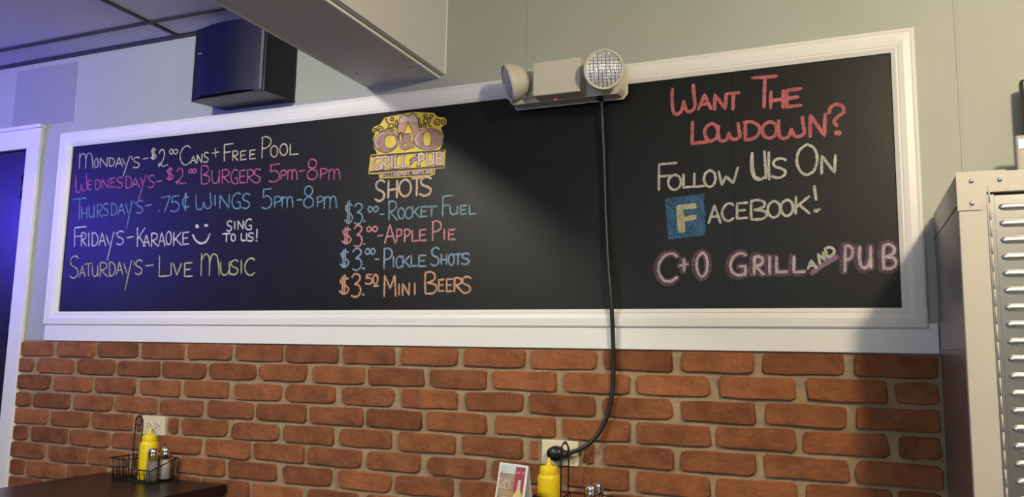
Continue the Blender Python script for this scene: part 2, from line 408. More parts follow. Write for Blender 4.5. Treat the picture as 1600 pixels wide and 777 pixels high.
# ================================================================ CHALK LETTERING (each word line is a part of the board)
G = {
'A': [[(0,1),(.5,0),(1,1)], [(.2,.64),(.8,.62)]],
'B': [[(.08,0),(.05,.5),(.08,1)], ['s',(.05,.04),(.5,-.01),(.85,.12),(.8,.36),(.25,.5)], ['s',(.25,.5),(.85,.58),(1,.8),(.7,.98),(.08,1)]],
'C': [['s',(1,.12),(.75,0),(.35,.08),(.05,.38),(.04,.68),(.3,.96),(.68,1),(1,.86)]],
'D': [[(.1,0),(.1,1)], ['s',(-.02,.03),(.5,.02),(.92,.25),(1,.55),(.8,.85),(.4,1),(.05,.98)]],
'E': [[(1,.02),(.1,.05),(.08,.97),(1,.95)], [(.1,.5),(.82,.47)]],
'F': [[(1,0),(.06,.06),(.05,1)], [(.06,.5),(.72,.46)]],
'G': [['s',(1,.1),(.7,0),(.3,.1),(.03,.42),(.06,.75),(.35,.98),(.75,1),(.95,.9)], [(.95,1.02),(.95,.6),(.55,.6)]],
'H': [[(.03,0),(0,1)], [(1,0),(.97,1)], [(.02,.55),(1,.5)]],
'I': [[(.5,0),(.5,1)]],
'K': [[(.08,0),(.05,1)], [(.95,.02),(.1,.6),(.35,.52),(1,1)]],
'L': [[(.06,0),(.04,.98),(1,.95)]],
'M': [[(.05,1),(.08,0),(.55,.62),(.92,0),(1,1)]],
'N': [[(.03,1),(.05,.02),(.92,.98),(.97,0)]],
'O': [['s',(.5,0),(.12,.2),(0,.55),(.18,.88),(.5,1),(.85,.86),(1,.5),(.85,.15),(.5,0)]],
'P': [[(.1,0),(.05,1)], ['s',(0,.05),(.5,-.01),(.95,.12),(.95,.36),(.55,.52),(.1,.56)]],
'R': [[(.08,0),(.05,1)], ['s',(0,.05),(.45,0),(.88,.12),(.86,.36),(.5,.5),(.15,.54)], [(.2,.54),(1,1)]],
'S': [['s',(.97,.1),(.7,0),(.3,.04),(.1,.22),(.25,.42),(.65,.52),(.92,.68),(.8,.9),(.4,1),(0,.9)]],
'T': [[(0,.06),(1,0)], [(.52,.03),(.48,1)]],
'U': [['s',(.03,0),(0,.5),(.12,.88),(.45,1),(.8,.85),(.95,.5)], [(.97,0),(.97,.5),(1,1)]],
'V': [[(0,0),(.45,1),(1,0)]],
'W': [['s',(.02,.1),(0,.5),(.06,.9),(.22,1),(.42,.88),(.5,.55)], ['s',(.5,.55),(.62,.88),(.82,.93),(1,.75),(.95,.35),(.92,0)]],
'w': [[(0,.2),(.16,1),(.38,.5),(.76,.92),(1,0)]],
'X': [[(0,0),(1,1)], [(1,0),(0,1)]],
'Y': [[(0,0),(.5,.5),(1,0)], [(.5,.5),(.5,1)]],
'y': [[(0,.1),(.42,.44)], [(1,0),(.15,1)]],
'm': [[(.04,0),(.0,1)], ['s',(.02,.3),(.2,.05),(.4,.08),(.48,.4),(.46,1)], ['s',(.48,.4),(.62,.06),(.85,.08),(.95,.4),(1,1)]],
'2': [['s',(.1,.2),(.3,.02),(.65,0),(.85,.2),(.75,.5),(.35,.8),(.1,1)], ['s',(.1,1),(.0,.86),(.25,.8),(.6,.98),(1,.95)]],
'3': [['s',(.1,.16),(.4,0),(.85,.05),(.92,.25),(.4,.46)], ['s',(.4,.46),(.8,.5),(1,.72),(.8,.95),(.4,1.02),(.05,.96)]],
'5': [[(1,.0),(.2,.03),(.15,.42)], ['s',(.15,.42),(.6,.36),(.98,.6),(.85,.9),(.4,1),(0,.93)]],
'7': [[(0,.1),(1,0),(.35,1)]],
'8': [['s',(.5,.47),(.16,.34),(.16,.12),(.5,0),(.88,.12),(.84,.34),(.5,.47),(.1,.62),(.06,.86),(.45,1),(.92,.88),(.92,.62),(.5,.47)]],
'0': [['s',(.5,0),(.1,.25),(0,.6),(.3,1),(.7,.98),(1,.6),(.9,.2),(.5,0)]],
'$': [['s',(.95,.22),(.6,.14),(.15,.25),(.2,.42),(.7,.55),(1,.72),(.8,.9),(.4,.95),(0,.82)], [(.38,.05),(.32,.98)], [(.62,0),(.56,1)]],
'c': [['s',(.9,.25),(.5,.2),(.1,.4),(.15,.68),(.5,.78),(1,.72)], [(.45,0),(.5,1)], [(.6,.02),(.35,.9)]],
'+': [[(0,.55),(1,.42)], [(.5,0),(.52,1)]],
'-': [[(0,1),(1,0)]],
"'": [[(.2,0),(.7,1)]],
'?': [['s',(0,.4),(.1,.15),(.5,0),(.9,.12),(.95,.38),(.55,.6),(.35,.8),(.55,1)]],
'/': [[(0,1),(1,0)]],
}
_z = [0]
def ribbon(vs, fs, pts, wpx, Y, closed=False, jit=.14):
    """pts: list of wall points; a flat stroke of given width in metres"""
    _z[0] += 1; y0_ = Y-(_z[0] % 40)*3e-6
    P = [Vector((p[0], p[1])) for p in pts]; out = []
    # resample so that the edge can wander
    for a, b in zip(P, P[1:]):
        n = max(1, int((b-a).length/.006))
        for k in range(n): out.append(a.lerp(b, k/n))
    out.append(P[-1]); P = out; N = len(P); base = len(vs)
    for i, p in enumerate(P):
        t = (P[min(i+1, N-1)]-P[max(i-1, 0)])
        if t.length < 1e-7: t = Vector((1, 0))
        t.normalize(); nn = Vector((-t.y, t.x)); wd = wpx*.5*(1+random.uniform(-jit, jit))
        if i in (0, N-1): p = p+t*(wd*.5 if i else -wd*.5); wd *= .7
        a = p+nn*wd; b = p-nn*wd; yy = y0_-i*1.5e-6
        vs += [(a.x-BL.x, yy, a.y-BL.z), (b.x-BL.x, yy, b.y-BL.z)]
        if i: k = base+2*(i-1); fs.append((k, k+1, k+3, k+2))
def pxstroke(stroke):
    if stroke[0] == 's': return smooth([(p[0], p[1], 0) for p in stroke[1:]], 5)
    return [Vector((p[0], p[1], 0)) for p in stroke]
def write(items, reg, s, wd, material, label, parent=board, Y=None, name='chalk_lettering', slope=True):
    """items: (glyph, x0, y0, x1, y1) in an enlarged crop whose top-left photo pixel is reg and scale s; one part per word"""
    Y = YBD-.0006 if Y is None else Y
    words = [[]]; prev = None
    for it in items:
        if name == 'chalk_lettering' and it[0] not in ('raw', '.', "'", 'I'):
            if prev is not None and (it[1]-prev > (31 if s > 6 else 38) or it[1] < prev-250 or it[0] == '$'): words.append([])
            prev = it[3]
        elif it[0] in ('.', "'", 'I') and len(it) > 1: prev = it[1]+12 if it[0] != 'I' else it[3]
        words[-1].append(it)
    for wd_items in words:
        vs, fs = [], []
        for it in wd_items:
            if it[0] == 'raw': strokes = [it[1]]; f = lambda p: (p[0], p[1])
            elif it[0] == '.':
                x, y = it[1], it[2]; r = it[3] if len(it) > 3 else 6
                strokes = [[(x-r, y), (x+r, y)], [(x-r*.6, y-r*.6), (x+r*.6, y+r*.6)], [(x-r*.7, y+r*.5), (x+r*.7, y-r*.5)]]; f = lambda p: (p[0], p[1])
            else:
                g, x0, y0, x1, y1 = it[:5]; strokes = G[g]
                f = lambda p, x0=x0, y0=y0, x1=x1, y1=y1: (x0+p[0]*(x1-x0), y0+p[1]*(y1-y0))
            for st in strokes:
                pp = []
                for p in pxstroke(st):
                    x, y = f(p); x = reg[0]+x/s; y = reg[1]+y/s
                    if it[0] not in ('raw', '.', '-', '/', 'F', 'T', '7') and slope:
                        xc = reg[0]+(it[1]+it[3])/2/s; y += (y-490)/(x+2250)*(x-xc)*(.9 if it[0] in 'EL' else .6)
                    q = W(x, y, Y); pp.append((q.x, q.z))
                ribbon(vs, fs, pp, wd, Y, jit=.03 if name == 'chalk_shading' else .14)
        o = pyobj(name, vs, fs, material, parent)
        if label: o['label'] = label
        if name == 'chalk_shading': o['kind'] = 'stuff'
R1, R2, R3, R4, R5, R6 = (100,205), (310,205), (100,300), (310,290), (90,345), (200,355); S = 6.6667
def T2(items, a, b):    # move items measured in crop b into crop a
    dx, dy = (b[0]-a[0])*S, (b[1]-a[1])*S; out = []
    for it in items:
        if it[0] == '.': out.append((it[0], it[1]+dx, it[2]+dy)+tuple(it[3:]))
        elif it[0] == 'raw': out.append(('raw', [p if p == 's' else (p[0]+dx, p[1]+dy) for p in it[1]]))
        else: out.append((it[0], it[1]+dx, it[2]+dy, it[3]+dx, it[4]+dy))
    return out
w1 = .0054
write([('m',160,228,302,388),('O',318,283,355,380),('N',375,275,455,375),('D',470,278,525,365),('A',535,275,610,372),('y',605,262,685,465),("'",703,262,714,300),('S',720,272,790,382),('-',820,280,875,292),
       ('$',905,172,960,295),('2',985,195,1058,370),('.',1077,352),('0',1100,188,1135,238),('0',1140,190,1185,235),('C',1208,155,1318,350),('A',1318,260,1375,335),('N',1385,240,1440,335),('S',1455,222,1505,325)]
      + T2([('+',140,180,215,270),('F',265,130,365,315),('R',355,205,415,308),('E',435,205,500,300),('E',530,195,595,292),('P',658,60,755,275),('O',752,150,825,270),('O',848,130,928,252),('L',952,130,1040,245)], R1, R2),
      R1, S, w1, CH['cream'], 'cream chalk line about cans and free pool')
write([('W',122,440,240,640),('E',248,510,295,612),('D',325,505,380,608),('N',395,500,465,600),('E',480,485,535,590),('S',550,480,612,592),('D',640,468,705,595),('A',705,490,785,590),('raw',[(795,480),(822,560)]),('raw',[(850,460),(775,725)]),
       ("'",868,460,880,492),('S',880,462,942,588),('-',958,515,1020,530),('$',1065,375,1138,512),('2',1168,390,1250,550),('.',1268,540),('0',1300,395,1335,435),('0',1338,395,1378,435)]
      + T2([('B',25,360,115,550),('U',140,405,220,545),('R',245,400,325,545),('G',340,400,410,548),('E',425,405,495,542),('R',508,400,580,540),('S',575,395,650,540),('5',735,345,845,530),('P',858,410,918,505),('m',930,400,1028,505),
            ('-',1050,408,1108,418),('8',1132,292,1240,505),('P',1268,390,1340,495),('m',1358,395,1475,505)], R1, R2),
      R1, S, w1, CH['pink'], 'pink chalk line about burgers')
write([('T',95,65,230,290),('H',185,160,240,280),('U',262,135,315,268),('R',345,130,400,270),('S',408,120,462,248),('D',490,118,550,245),('A',560,120,635,240),('y',640,95,710,385),("'",733,95,744,130),('S',752,90,825,222),('-',845,135,912,145),
       ('.',990,198),('7',1015,42,1105,215),('5',1110,42,1200,205),('c',1230,10,1305,205),('W',1375,10,1535,185)]
      + T2([('I',165,98,182,212),('N',220,95,325,240),('G',350,78,440,240),('S',455,85,540,240),('5',660,35,765,240),('P',790,115,860,225),('m',870,115,985,230),('-',1025,148,1078,152),('8',1095,5,1200,232),('P',1235,115,1300,220),('m',1310,110,1440,238)], R3, R4),
      R3, S, w1, CH['blue'], 'blue chalk line about wings')
write([('F',170,62,300,270),('R',245,125,300,265),('I',320,125,330,268),('D',355,125,420,262),('A',430,125,500,262),('y',505,120,585,410),("'",603,122,630,138),('S',615,110,690,250),('-',722,165,795,178),('K',825,70,915,270),('A',890,150,960,268),
       ('R',975,130,1045,270),('A',1050,125,1120,265),('O',1130,110,1185,250),('K',1205,120,1290,260),('E',1300,118,1370,250)], R5, S, w1*1.05, CH['white'], 'white chalk line about karaoke')
write([('.',1388,362,15),('.',1384,350,10),('.',1480,350,17),('raw',['s',(1343,448),(1365,495),(1400,525),(1440,535),(1478,515),(1503,475),(1522,435)]),('raw',['s',(1340,448),(1362,492),(1400,530),(1440,538),(1480,520),(1508,475)])],
      R3, S, w1*1.35, CH['white'], 'white chalk smiling face', name='chalk_drawing')
write([('S',295,370,350,475),('I',368,375,388,455),('N',410,365,470,455),('G',488,350,555,460),('T',250,500,335,585),('O',340,505,385,578),('raw',['s',(448,500),(445,545),(455,572),(490,572)]),('raw',[(500,498),(503,575)]),('S',515,495,575,580),('raw',[(612,455),(606,550)]),('.',606,576,7)],
      R4, S, w1*1.1, CH['white'], 'small white chalk words beside the smiling face')
write([('S',125,370,220,598),('A',228,470,285,585),('T',285,445,360,580),('U',362,465,420,580),('R',440,435,520,585),('D',535,430,600,575),('A',610,430,680,565),('y',690,412,770,725),("'",795,425,806,460),('S',808,412,885,560),('-',918,462,1000,470),
       ('L',1055,365,1165,585),('I',1172,440,1192,570),('V',1205,445,1290,570),('E',1315,435,1405,585)] + T2([('m',760,275,950,505),('U',965,360,1060,500),('S',1065,345,1150,495),('I',1170,345,1190,490),('C',1215,325,1320,500)], R5, R6),
      R5, S, w1*1.05, CH['yellow'], 'yellow chalk line about live music')
B1, B2 = (520,270), (520,360)
write([('S',440,80,545,295),('H',578,80,670,262),('O',690,68,815,245),('T',820,50,930,240),('S',905,45,1030,240)], B1, S, .0080, CH['peach'], 'cream chalk heading under the printed sign')
write([('$',125,290,205,535),('3',220,320,310,530),('.',330,505),('0',368,350,410,408),('0',425,350,472,405),('-',490,430,535,435),('R',580,295,670,498),('O',680,365,745,480),('C',755,360,815,480),('K',825,350,905,465),('E',915,350,985,460),
       ('T',975,350,1085,455),('F',1140,235,1250,455),('U',1222,350,1300,435),('E',1325,340,1395,435),('L',1420,340,1492,432)], B1, S, .0058, CH['teal'], 'blue-green chalk price line under the heading')
write([('$',95,560,190,745),('3',215,550,305,765),('.',325,742),('0',355,562,400,610),('0',415,558,465,612),('-',470,652,520,660),('A',540,540,650,735),('P',662,590,720,720),('P',745,590,805,720),('L',825,600,890,715),('E',900,590,975,710),
       ('P',1035,505,1130,705),('I',1152,590,1172,695),('E',1200,590,1275,700)], B1, S, .0062, CH['rose'], 'pink chalk price line')
write([('$',78,190,165,390),('3',200,190,300,412),('.',322,398,9),('0',340,190,385,248),('0',395,190,440,248),('-',440,300,480,302),('P',530,190,618,400),('I',622,275,642,390),('C',660,270,715,390),('K',725,265,805,385),('L',815,260,880,375),
       ('E',890,258,972,380),('S',1022,180,1110,370),('H',1130,250,1185,355),('O',1205,245,1265,362),('T',1265,245,1345,355),('S',1340,240,1425,355)], B2, S, .0062, CH['sky'], 'blue chalk price line')
write([('$',68,465,165,670),('3',188,455,290,690),('.',318,670,9),('5',340,460,410,560),('0',420,458,468,560),('-',425,578,478,582),('M',530,470,655,690),('I',680,560,700,675),('N',725,550,800,678),('I',842,550,865,670),('B',955,435,1080,660),
       ('E',1098,510,1160,638),('E',1180,505,1250,640),('R',1262,495,1350,640),('S',1340,485,1440,655)], B2, S, .0068, CH['orange'], 'orange chalk price line')
C1, C2, C3, C5, C6 = (1030,110), (1010,215), (1010,290), (1010,350), (1100,350)
write([('W',100,115,280,340),('A',305,190,405,305),('N',430,185,525,305),('T',530,175,625,305),('T',725,45,920,290),('H',870,160,970,295),('E',985,145,1110,285)], C1, 5, .0100, CH['red'], 'first line of the red chalk question')
write([('L',250,395,410,570),('O',355,415,460,550),('W',460,415,630,550),('D',660,400,785,540),('O',805,400,920,530),('W',930,370,1135,530),('N',1175,345,1300,515),('?',1325,265,1445,435),('.',1395,488,22)], C1, 5, .0100, CH['red'], 'second line of the red chalk question')
write([('F',90,198,235,412),('O',170,290,270,408),('L',285,285,375,390),('L',370,280,450,385),('O',450,255,540,385),('w',565,235,715,370),('U',820,115,960,330),('raw',['s',(826,120),(832,240),(850,305),(890,322)]),('raw',[(922,105),(935,320)]),
       ('S',980,165,1095,315),('O',1175,52,1335,290),('N',1365,140,1480,280)], C2, 5, .0074, CH['bone'], 'white chalk words above the blue square')
write([('A',485,530,580,670),('C',590,515,680,650),('E',700,508,790,635),('B',810,490,940,640),('O',948,495,1045,625),('O',1050,485,1145,612),('K',1160,460,1275,595),('raw',[(1310,378),(1325,488)]),('raw',[(1314,378),(1327,488)]),('.',1326,572,16),('raw',[(1312,580),(1355,560)])],
      C2, 5, .0072, CH['bone'], 'white chalk letters to the right of the blue square')
# blue chalk square with a straw-coloured letter
sq = []
for i in range(34):
    t = i/33; a = (147+(172-147)*t, 108+(418-108)*t); b = (447+(463-447)*t, 70+(382-70)*t)
    sq.append(('raw', [(a[0]+random.uniform(-5, 5), a[1]), (b[0]+random.uniform(-5, 5), b[1])]))
write(sq, C3, 5, .0042, chalkmat('chalk_azure_fill', (.06, .15, .27), .60, 260), 'blue chalk filled square', name='chalk_drawing')
write([('raw',[(240,168),(382,150)]),('raw',[(245,180),(384,166)]),('raw',[(246,185),(262,362)]),('raw',[(262,180),(280,365)]),('raw',[(276,190),(292,360)]),('raw',[(270,262),(385,240)]),('raw',[(272,274),(385,252)])], C3, 5, .0105, CH['straw'], 'straw-coloured chalk letter on the blue square', Y=YBD-.0010)
OFF = (C5[0]-C6[0])*5   # C6 coordinates -> C5
def m6(x0, y0, x1, y1): return (x0-OFF, y0, x1-OFF, y1)
name_ = [('C',92,232,240,448),('+',262,275,325,368),('O',392,222,478,412),('G',655,230,780,400),('R',838,255,915,395),('I',950,255,975,392),('L',1012,258,1100,380),('L',1148,255,1240,380),
         ('P',*m6(1098,172,1160,372)),('U',*m6(1215,178,1305,345)),('B',*m6(1395,162,1500,350))]
write([(g, a-12, b-4, c-4+(8 if g in 'CO' else 0), d+6) for g, a, b, c, d in name_], C5, 5, .0215, chalkmat('chalk_mauve_halo', (.20, .125, .19), .54, 260, soft=.25), 'purple chalk halo round the bottom line', name='chalk_shading')
write(name_, C5, 5, .0078, CH['lilac'], 'pale lilac chalk line at the bottom right', Y=YBD-.0010)
write([('raw',[(i[0]-OFF, i[1]) for i in p]) for p in ([(812,352),(838,285),(878,345)],[(825,330),(862,322)],[(905,312),(892,235),(945,285),(930,222)],[(965,262),(945,195)])]
      + [('raw',['s']+[(i[0]-OFF, i[1]) for i in [(942,196),(985,182),(1018,205),(1005,240),(965,262)]])], C5, 5, .0072, CH['bone'], 'small slanting white chalk word', Y=YBD-.0010)
write([('raw',[(840-OFF,388),(905-OFF,335),(1040-OFF,255)])], C5, 5, .0140, CH['mauve'], 'purple chalk slash', name='chalk_drawing')
write([('R',1325,508,1352,558),('L',1372,515,1400,548),('C',1428,518,1460,548)], C6, 5, .0030, CH['faint'], 'faint rubbed initials in the corner')
# ================================================================ PRINTED PUB SIGN on the board
sign = empty('pub_sign', W(640, 270, YBD), 'yellow printed cut-out sign reading C & O GRILL and PUB on the chalkboard', 'sign')
LG = (560, 165); LS = 5.0125
def lgp(x, y, Y): return W(LG[0]+x/LS, LG[1]+y/LS, Y)
def flat(name, pts, m, layer, sm=False, thick=0):
    Y = YBD-.0012-layer*.0002
    if sm: pts = [(p.x, p.y) for p in smooth([(a, b, 0) for a, b in pts], 5, True)]
    P = [lgp(x, y, Y)-sign.location for x, y in pts]
    bm = bmesh.new(); v = [bm.verts.new(p) for p in P]; f = bm.faces.new(v)
    r = bmesh.ops.extrude_face_region(bm, geom=[f]); 
    for e in r['geom']:
        if isinstance(e, bmesh.types.BMVert): e.co.y += .0010 if layer == 0 else .0002
    bmesh.ops.triangulate(bm, faces=bm.faces)
    return bmobj(name, bm, m, sign)
def lgstrokes(name, items, m, wd, layer):
    """strokes in sign crop coordinates"""
    Y = YBD-.0012-layer*.0002
    vs, fs = [], []; b0 = Vector(BL)
    for g in items:
        if g[0] == 'raw': st = [g[1]]; f = lambda p: (p[0], p[1])
        else:
            st = G[g[0]]; x0, y0, x1, y1 = g[1:5]; f = lambda p, x0=x0, y0=y0, x1=x1, y1=y1: (x0+p[0]*(x1-x0), y0+p[1]*(y1-y0)-(p[0]-.5)*(x1-x0)*.08)
        for s_ in st:
            pp = []
            for p in pxstroke(s_): q = lgp(*f(p), Y); pp.append((q.x, q.z))
            ribbon(vs, fs, pp, wd, Y, jit=.04)
    off = BL-sign.location
    vs = [(v[0]+off.x, v[1]-sign.location.y, v[2]+off.z) for v in vs]
    o = pyobj(name, vs, fs, m, sign)
    if len(items) > 1: o['kind'] = 'stuff'
    return o
flat('backing', [(108,183),(122,168),(168,150),(205,95),(262,82),(330,68),(362,60),(450,50),(590,58),(620,90),(672,93),(690,115),(686,145),(664,158),(645,178),(670,240),(658,300),(636,345),(682,343),(676,490),(600,497),(598,538),(560,553),(163,572),(158,536),(78,537),(95,386),(148,380),(124,330),(115,260),(132,215),(108,210)], M['logoyellow'], 0)
flat('tankard', [(300,215),(318,120),(328,88),(345,70),(368,78),(388,80),(410,72),(432,62),(450,72),(468,110),(482,185),(455,240),(350,250)], M['logolight'], 1)
flat('tankard_glow', [(296,220),(312,140),(345,128),(388,118),(430,128),(470,130),(486,190),(450,245),(340,250)], M['logoorange'], 2)
flat('letter_hole', [(386,130),(362,215),(366,232),(428,228),(420,195)], M['logoyellow'], 3)
lgstrokes('outline', [('raw',[(386,128),(358,222),(432,220),(386,128)]),('raw',['s',(300,215),(318,120),(345,70),(388,82),(432,62),(468,110),(484,190)])], M['logobrown'], .0030, 4)
def ring(pts): return ['s']+pts
Cpts = [(298,262),(292,222),(235,212),(178,240),(152,290),(175,335),(225,352),(275,335),(308,300)]
Opts = [(540,205),(480,222),(455,268),(478,312),(535,330),(600,312),(640,262),(615,210),(545,203)]
Apts = [(428,325),(388,292),(358,264),(366,242),(390,241),(394,262),(348,290),(336,316),(362,334),(402,320),(422,284)]
def ell(cx, cy, rx, ry, n=26, p=1.0):
    out = []
    for i in range(n):
        c, s_ = math.cos(2*math.pi*i/n), math.sin(2*math.pi*i/n)
        out.append((cx+rx*abs(c)**p*(1 if c > 0 else -1), cy+ry*abs(s_)**p*(1 if s_ > 0 else -1)-(rx*c)*.07))
    return out
for nm, o_, h_ in (('letter_c', (217, 283, 97, 88), (250, 284, 46, 50)), ('letter_o', (548, 264, 120, 86), (538, 260, 30, 56))):
    flat(nm+'_edge', ell(*o_), M['logobrown'], 4); flat(nm, ell(o_[0], o_[1], o_[2]-5, o_[3]-5), M['logopink'], 5)
    flat(nm+'_hole_edge', ell(h_[0], h_[1], h_[2]+5, h_[3]+5, 26, .8), M['logobrown'], 6); flat(nm+'_hole', ell(*h_, 26, .8), M['logoyellow'], 7)
    lgstrokes(nm+'_shine', [('raw', ring(ell(o_[0]-8, o_[1]-4, o_[2]*.76, o_[3]*.78)[10:20]))], M['logolight'], .0045, 7.6)
lgstrokes('ampersand_edge', [('raw', ring(Apts))], M['logobrown'], .0130, 8); lgstrokes('ampersand', [('raw', ring(Apts))], M['logopink'], .0095, 9)
flat('letter_c_tail', [(286,262),(330,258),(322,300),(288,322),(268,330),(296,296)], M['logopink'], 7.8)
lgstrokes('small_letter', [('raw',[(315,215),(313,270)]),('raw',['s',(313,232),(330,214),(345,225),(346,268)])], M['logobrown'], .006, 8)
lgstrokes('scrollwork', [('raw',ring(q)) for q in (
    [(118,205),(116,190),(128,178),(138,190),(128,204),(118,200)], [(150,200),(145,180),(160,165),(182,165),(192,185),(180,205),(160,200),(162,182),(176,180)],
    [(205,195),(225,180),(245,185),(262,170)], [(215,105),(225,130),(240,150),(232,175),(250,190)], [(208,105),(222,108),(216,120)], [(250,110),(262,92),(275,105),(265,120),(250,112)], [(240,150),(262,140),(275,160),(262,180),(244,170)],
    [(285,130),(298,112),(305,140),(298,175),(288,165),(286,132)], [(258,198),(275,190),(285,200)],
    [(480,100),(470,130),(480,165),(492,170),(488,120)], [(520,68),(512,82),(525,92),(538,80),(528,68)], [(578,70),(584,85),(570,98),(560,84),(572,70)], [(520,95),(510,120),(525,140),(545,125),(540,105),(525,110)], [(500,160),(515,140),(530,160),(520,168),(505,165)],
    [(545,100),(565,100),(560,130),(548,150),(578,168)], [(600,150),(592,130),(605,110),(628,108),(640,125),(632,148),(612,150),(610,130),(624,126)], [(655,140),(655,115),(670,112),(678,130),(668,145),(656,140)])], M['logobrown'], .0042, 8)
lgstrokes('banner_rule', [('raw',[(100,398),(672,352)]),('raw',[(88,522),(672,478)])], M['logobrown'], .0075, 1)
gp = [('G',110,405,172,500),('R',180,400,245,495),('I',252,395,272,488),('L',285,392,325,486),('L',342,388,400,480),('P',470,378,515,468),('U',535,372,590,462),('B',608,368,662,458)]
serif = [('raw',[(a, b),(a+26, b-2)]) for a, b in ((172,402),(172,494),(250,398),(250,489),(283,394),(338,390),(458,381),(455,470),(525,374),(575,371),(600,369),(600,461))]
lgstrokes('banner_lettering_edge', gp+serif, M['logobrown'], .0098, 9)
lgstrokes('banner_lettering', gp, M['logolight'], .0070, 10)
lgstrokes('banner_serif', serif, M['logolight'], .0030, 10)
flat('ribbon_plate', [(402,470),(400,425),(425,405),(458,380),(462,430),(432,440),(418,462)], M['logobrown'], 2)
lgstrokes('ribbon_lettering', [('A',406,428,418,452),('N',422,412,436,440),('D',440,398,454,424)], M['logolight'], .0022, 3)
flat('town_plate', [(164,532),(590,500),(594,530),(556,545),(168,564)], M['logobrown'], 1)
tx = 'WILLIAMSPORT'; a = []
for i, c in enumerate(tx): x = 172+i*19.2; a.append((c, x+2, 534-i*1.35, x+15, 560-i*1.5))
for i, c in enumerate('MARYLAND'): x = 422+i*20.5; a.append((c, x+2, 512-i*1.0, x+16, 540-i*1.3))
a.append(("'", 404, 538, 400, 548))
lgstrokes('town_lettering', a, M['logolight'], .0030, 3)
# ================================================================ SPEAKER
def off(pts, o): return [tuple(Vector(p)-Vector(o)) for p in pts]
SV0, SV1 = .876, 1.150
sp = empty('wall_speaker', (1.04, 0, WZ(SV0)), 'dark blue-black wall speaker with a bowed front, hung beside the ceiling beam', 'speaker')
so = (1.04, 0)
foot = [(.90, -.004), (1.215, -.004), (1.190, -.138), (1.155, -.150), (.90, -.140), (.856, -.128)]
bm = bmesh.new(); addprism(bm, [(x-so[0], y) for x, y in foot], 2, 0, SV1-SV0); bmobj('shell', bm, M['spk'], sp, bevel=.004)
gr = smooth([(.868, -.134, 0), (.930, -.160, 0), (1.01, -.172, 0), (1.08, -.170, 0), (1.150, -.156, 0), (1.172, -.149, 0)], 5)
bm = bmesh.new(); addprism(bm, [(p.x-so[0], p.y) for p in gr]+[(1.165-so[0], -.140), (.875-so[0], -.128)], 2, .006, SV1-SV0-.006); bmobj('grille', bm, M['grille'], sp)
bm = bmesh.new(); addprism(bm, [(1.176-so[0], -.1525), (1.185-so[0], -.1500), (1.185-so[0], -.142), (1.176-so[0], -.142)], 2, .006, SV1-SV0-.004)
st = bmobj('trim_strip', bm, mat('grey_strip_matt', (.12, .12, .15), .7), sp); st['label'] = 'grey vertical strip'
box('maker_badge', (.885-so[0], -.1505, .170), (.905-so[0], -.1440, .1735), M['ltgrey'], sp)['label'] = 'small pale bar'
box('end_cap', (.850-so[0], -.1300, 0.0), (.866-so[0], -.1255, SV1-SV0), M['spk'], sp)
box('wall_bracket', (.98-so[0], -.012, .05), (1.14-so[0], -.0002, .20), M['spk'], sp)
# ================================================================ EMERGENCY LIGHT
EL = Vector((2.275, -.0235, WZ(.754)))
el = empty('emergency_light', EL, 'ivory twin-head emergency light above the middle of the chalkboard frame', 'emergency light')
bm = bmesh.new()
sh = [(-.175, 0), (-.170, -.004), (.172, -.004), (.184, .010), (.184, .085), (.165, .100), (-.160, .100), (-.175, .085)]
def fr(y0, y1, s0, s1, outl):     # tapered slab along Y
    a = [bm.verts.new((x*s0, y0, z)) for x, z in outl]; b = [bm.verts.new((x*s1, y1, .048+(z-.048)*s1)) for x, z in outl]; n = len(outl)
    bm.faces.new(a); bm.faces.new(b[::-1])
    for i in range(n): bm.faces.new((a[i], a[(i+1) % n], b[(i+1) % n], b[i]))
fr(0, -.052, 1, .965, sh)
bmobj('base_housing', bm, M['housing'], el, bevel=.004)
box('battery_box', (-.078, -.108, -.005), (.072, -.001, .100), M['housing'], el, .005, 2)
for s in (-.118, .125):
    bm = bmesh.new(); addlathe(bm, [(0, 0), (.047, 0), (.046, .010), (.036, .016), (0, .018)], Matrix.Translation((s, -.046, .052)) @ Matrix.Rotation(math.pi/2, 4, 'X'), 24); bmobj('swivel_boss', bm, M['housing'], el, True)
bm = bmesh.new(); addlathe(bm, [(0, -.003), (.0035, -.002), (.004, .002)], Matrix.Translation((-.022, -.060, -.005)), 12); bmobj('indicator', bm, M['led'], el, True)['label'] = 'small red glowing indicator'
bm = bmesh.new(); addlathe(bm, [(0, -.004), (.003, -.003), (.004, .003)], Matrix.Translation((.090, -.035, -.002)), 10); bmobj('test_button', bm, M['chrome'], el, True)
bm = bmesh.new(); addlathe(bm, [(0, 0), (.010, 0), (.011, .006), (.007, .012)], Matrix.Translation((.108, -.030, -.012)), 14); bmobj('cord_gland', bm, M['black'], el, True)
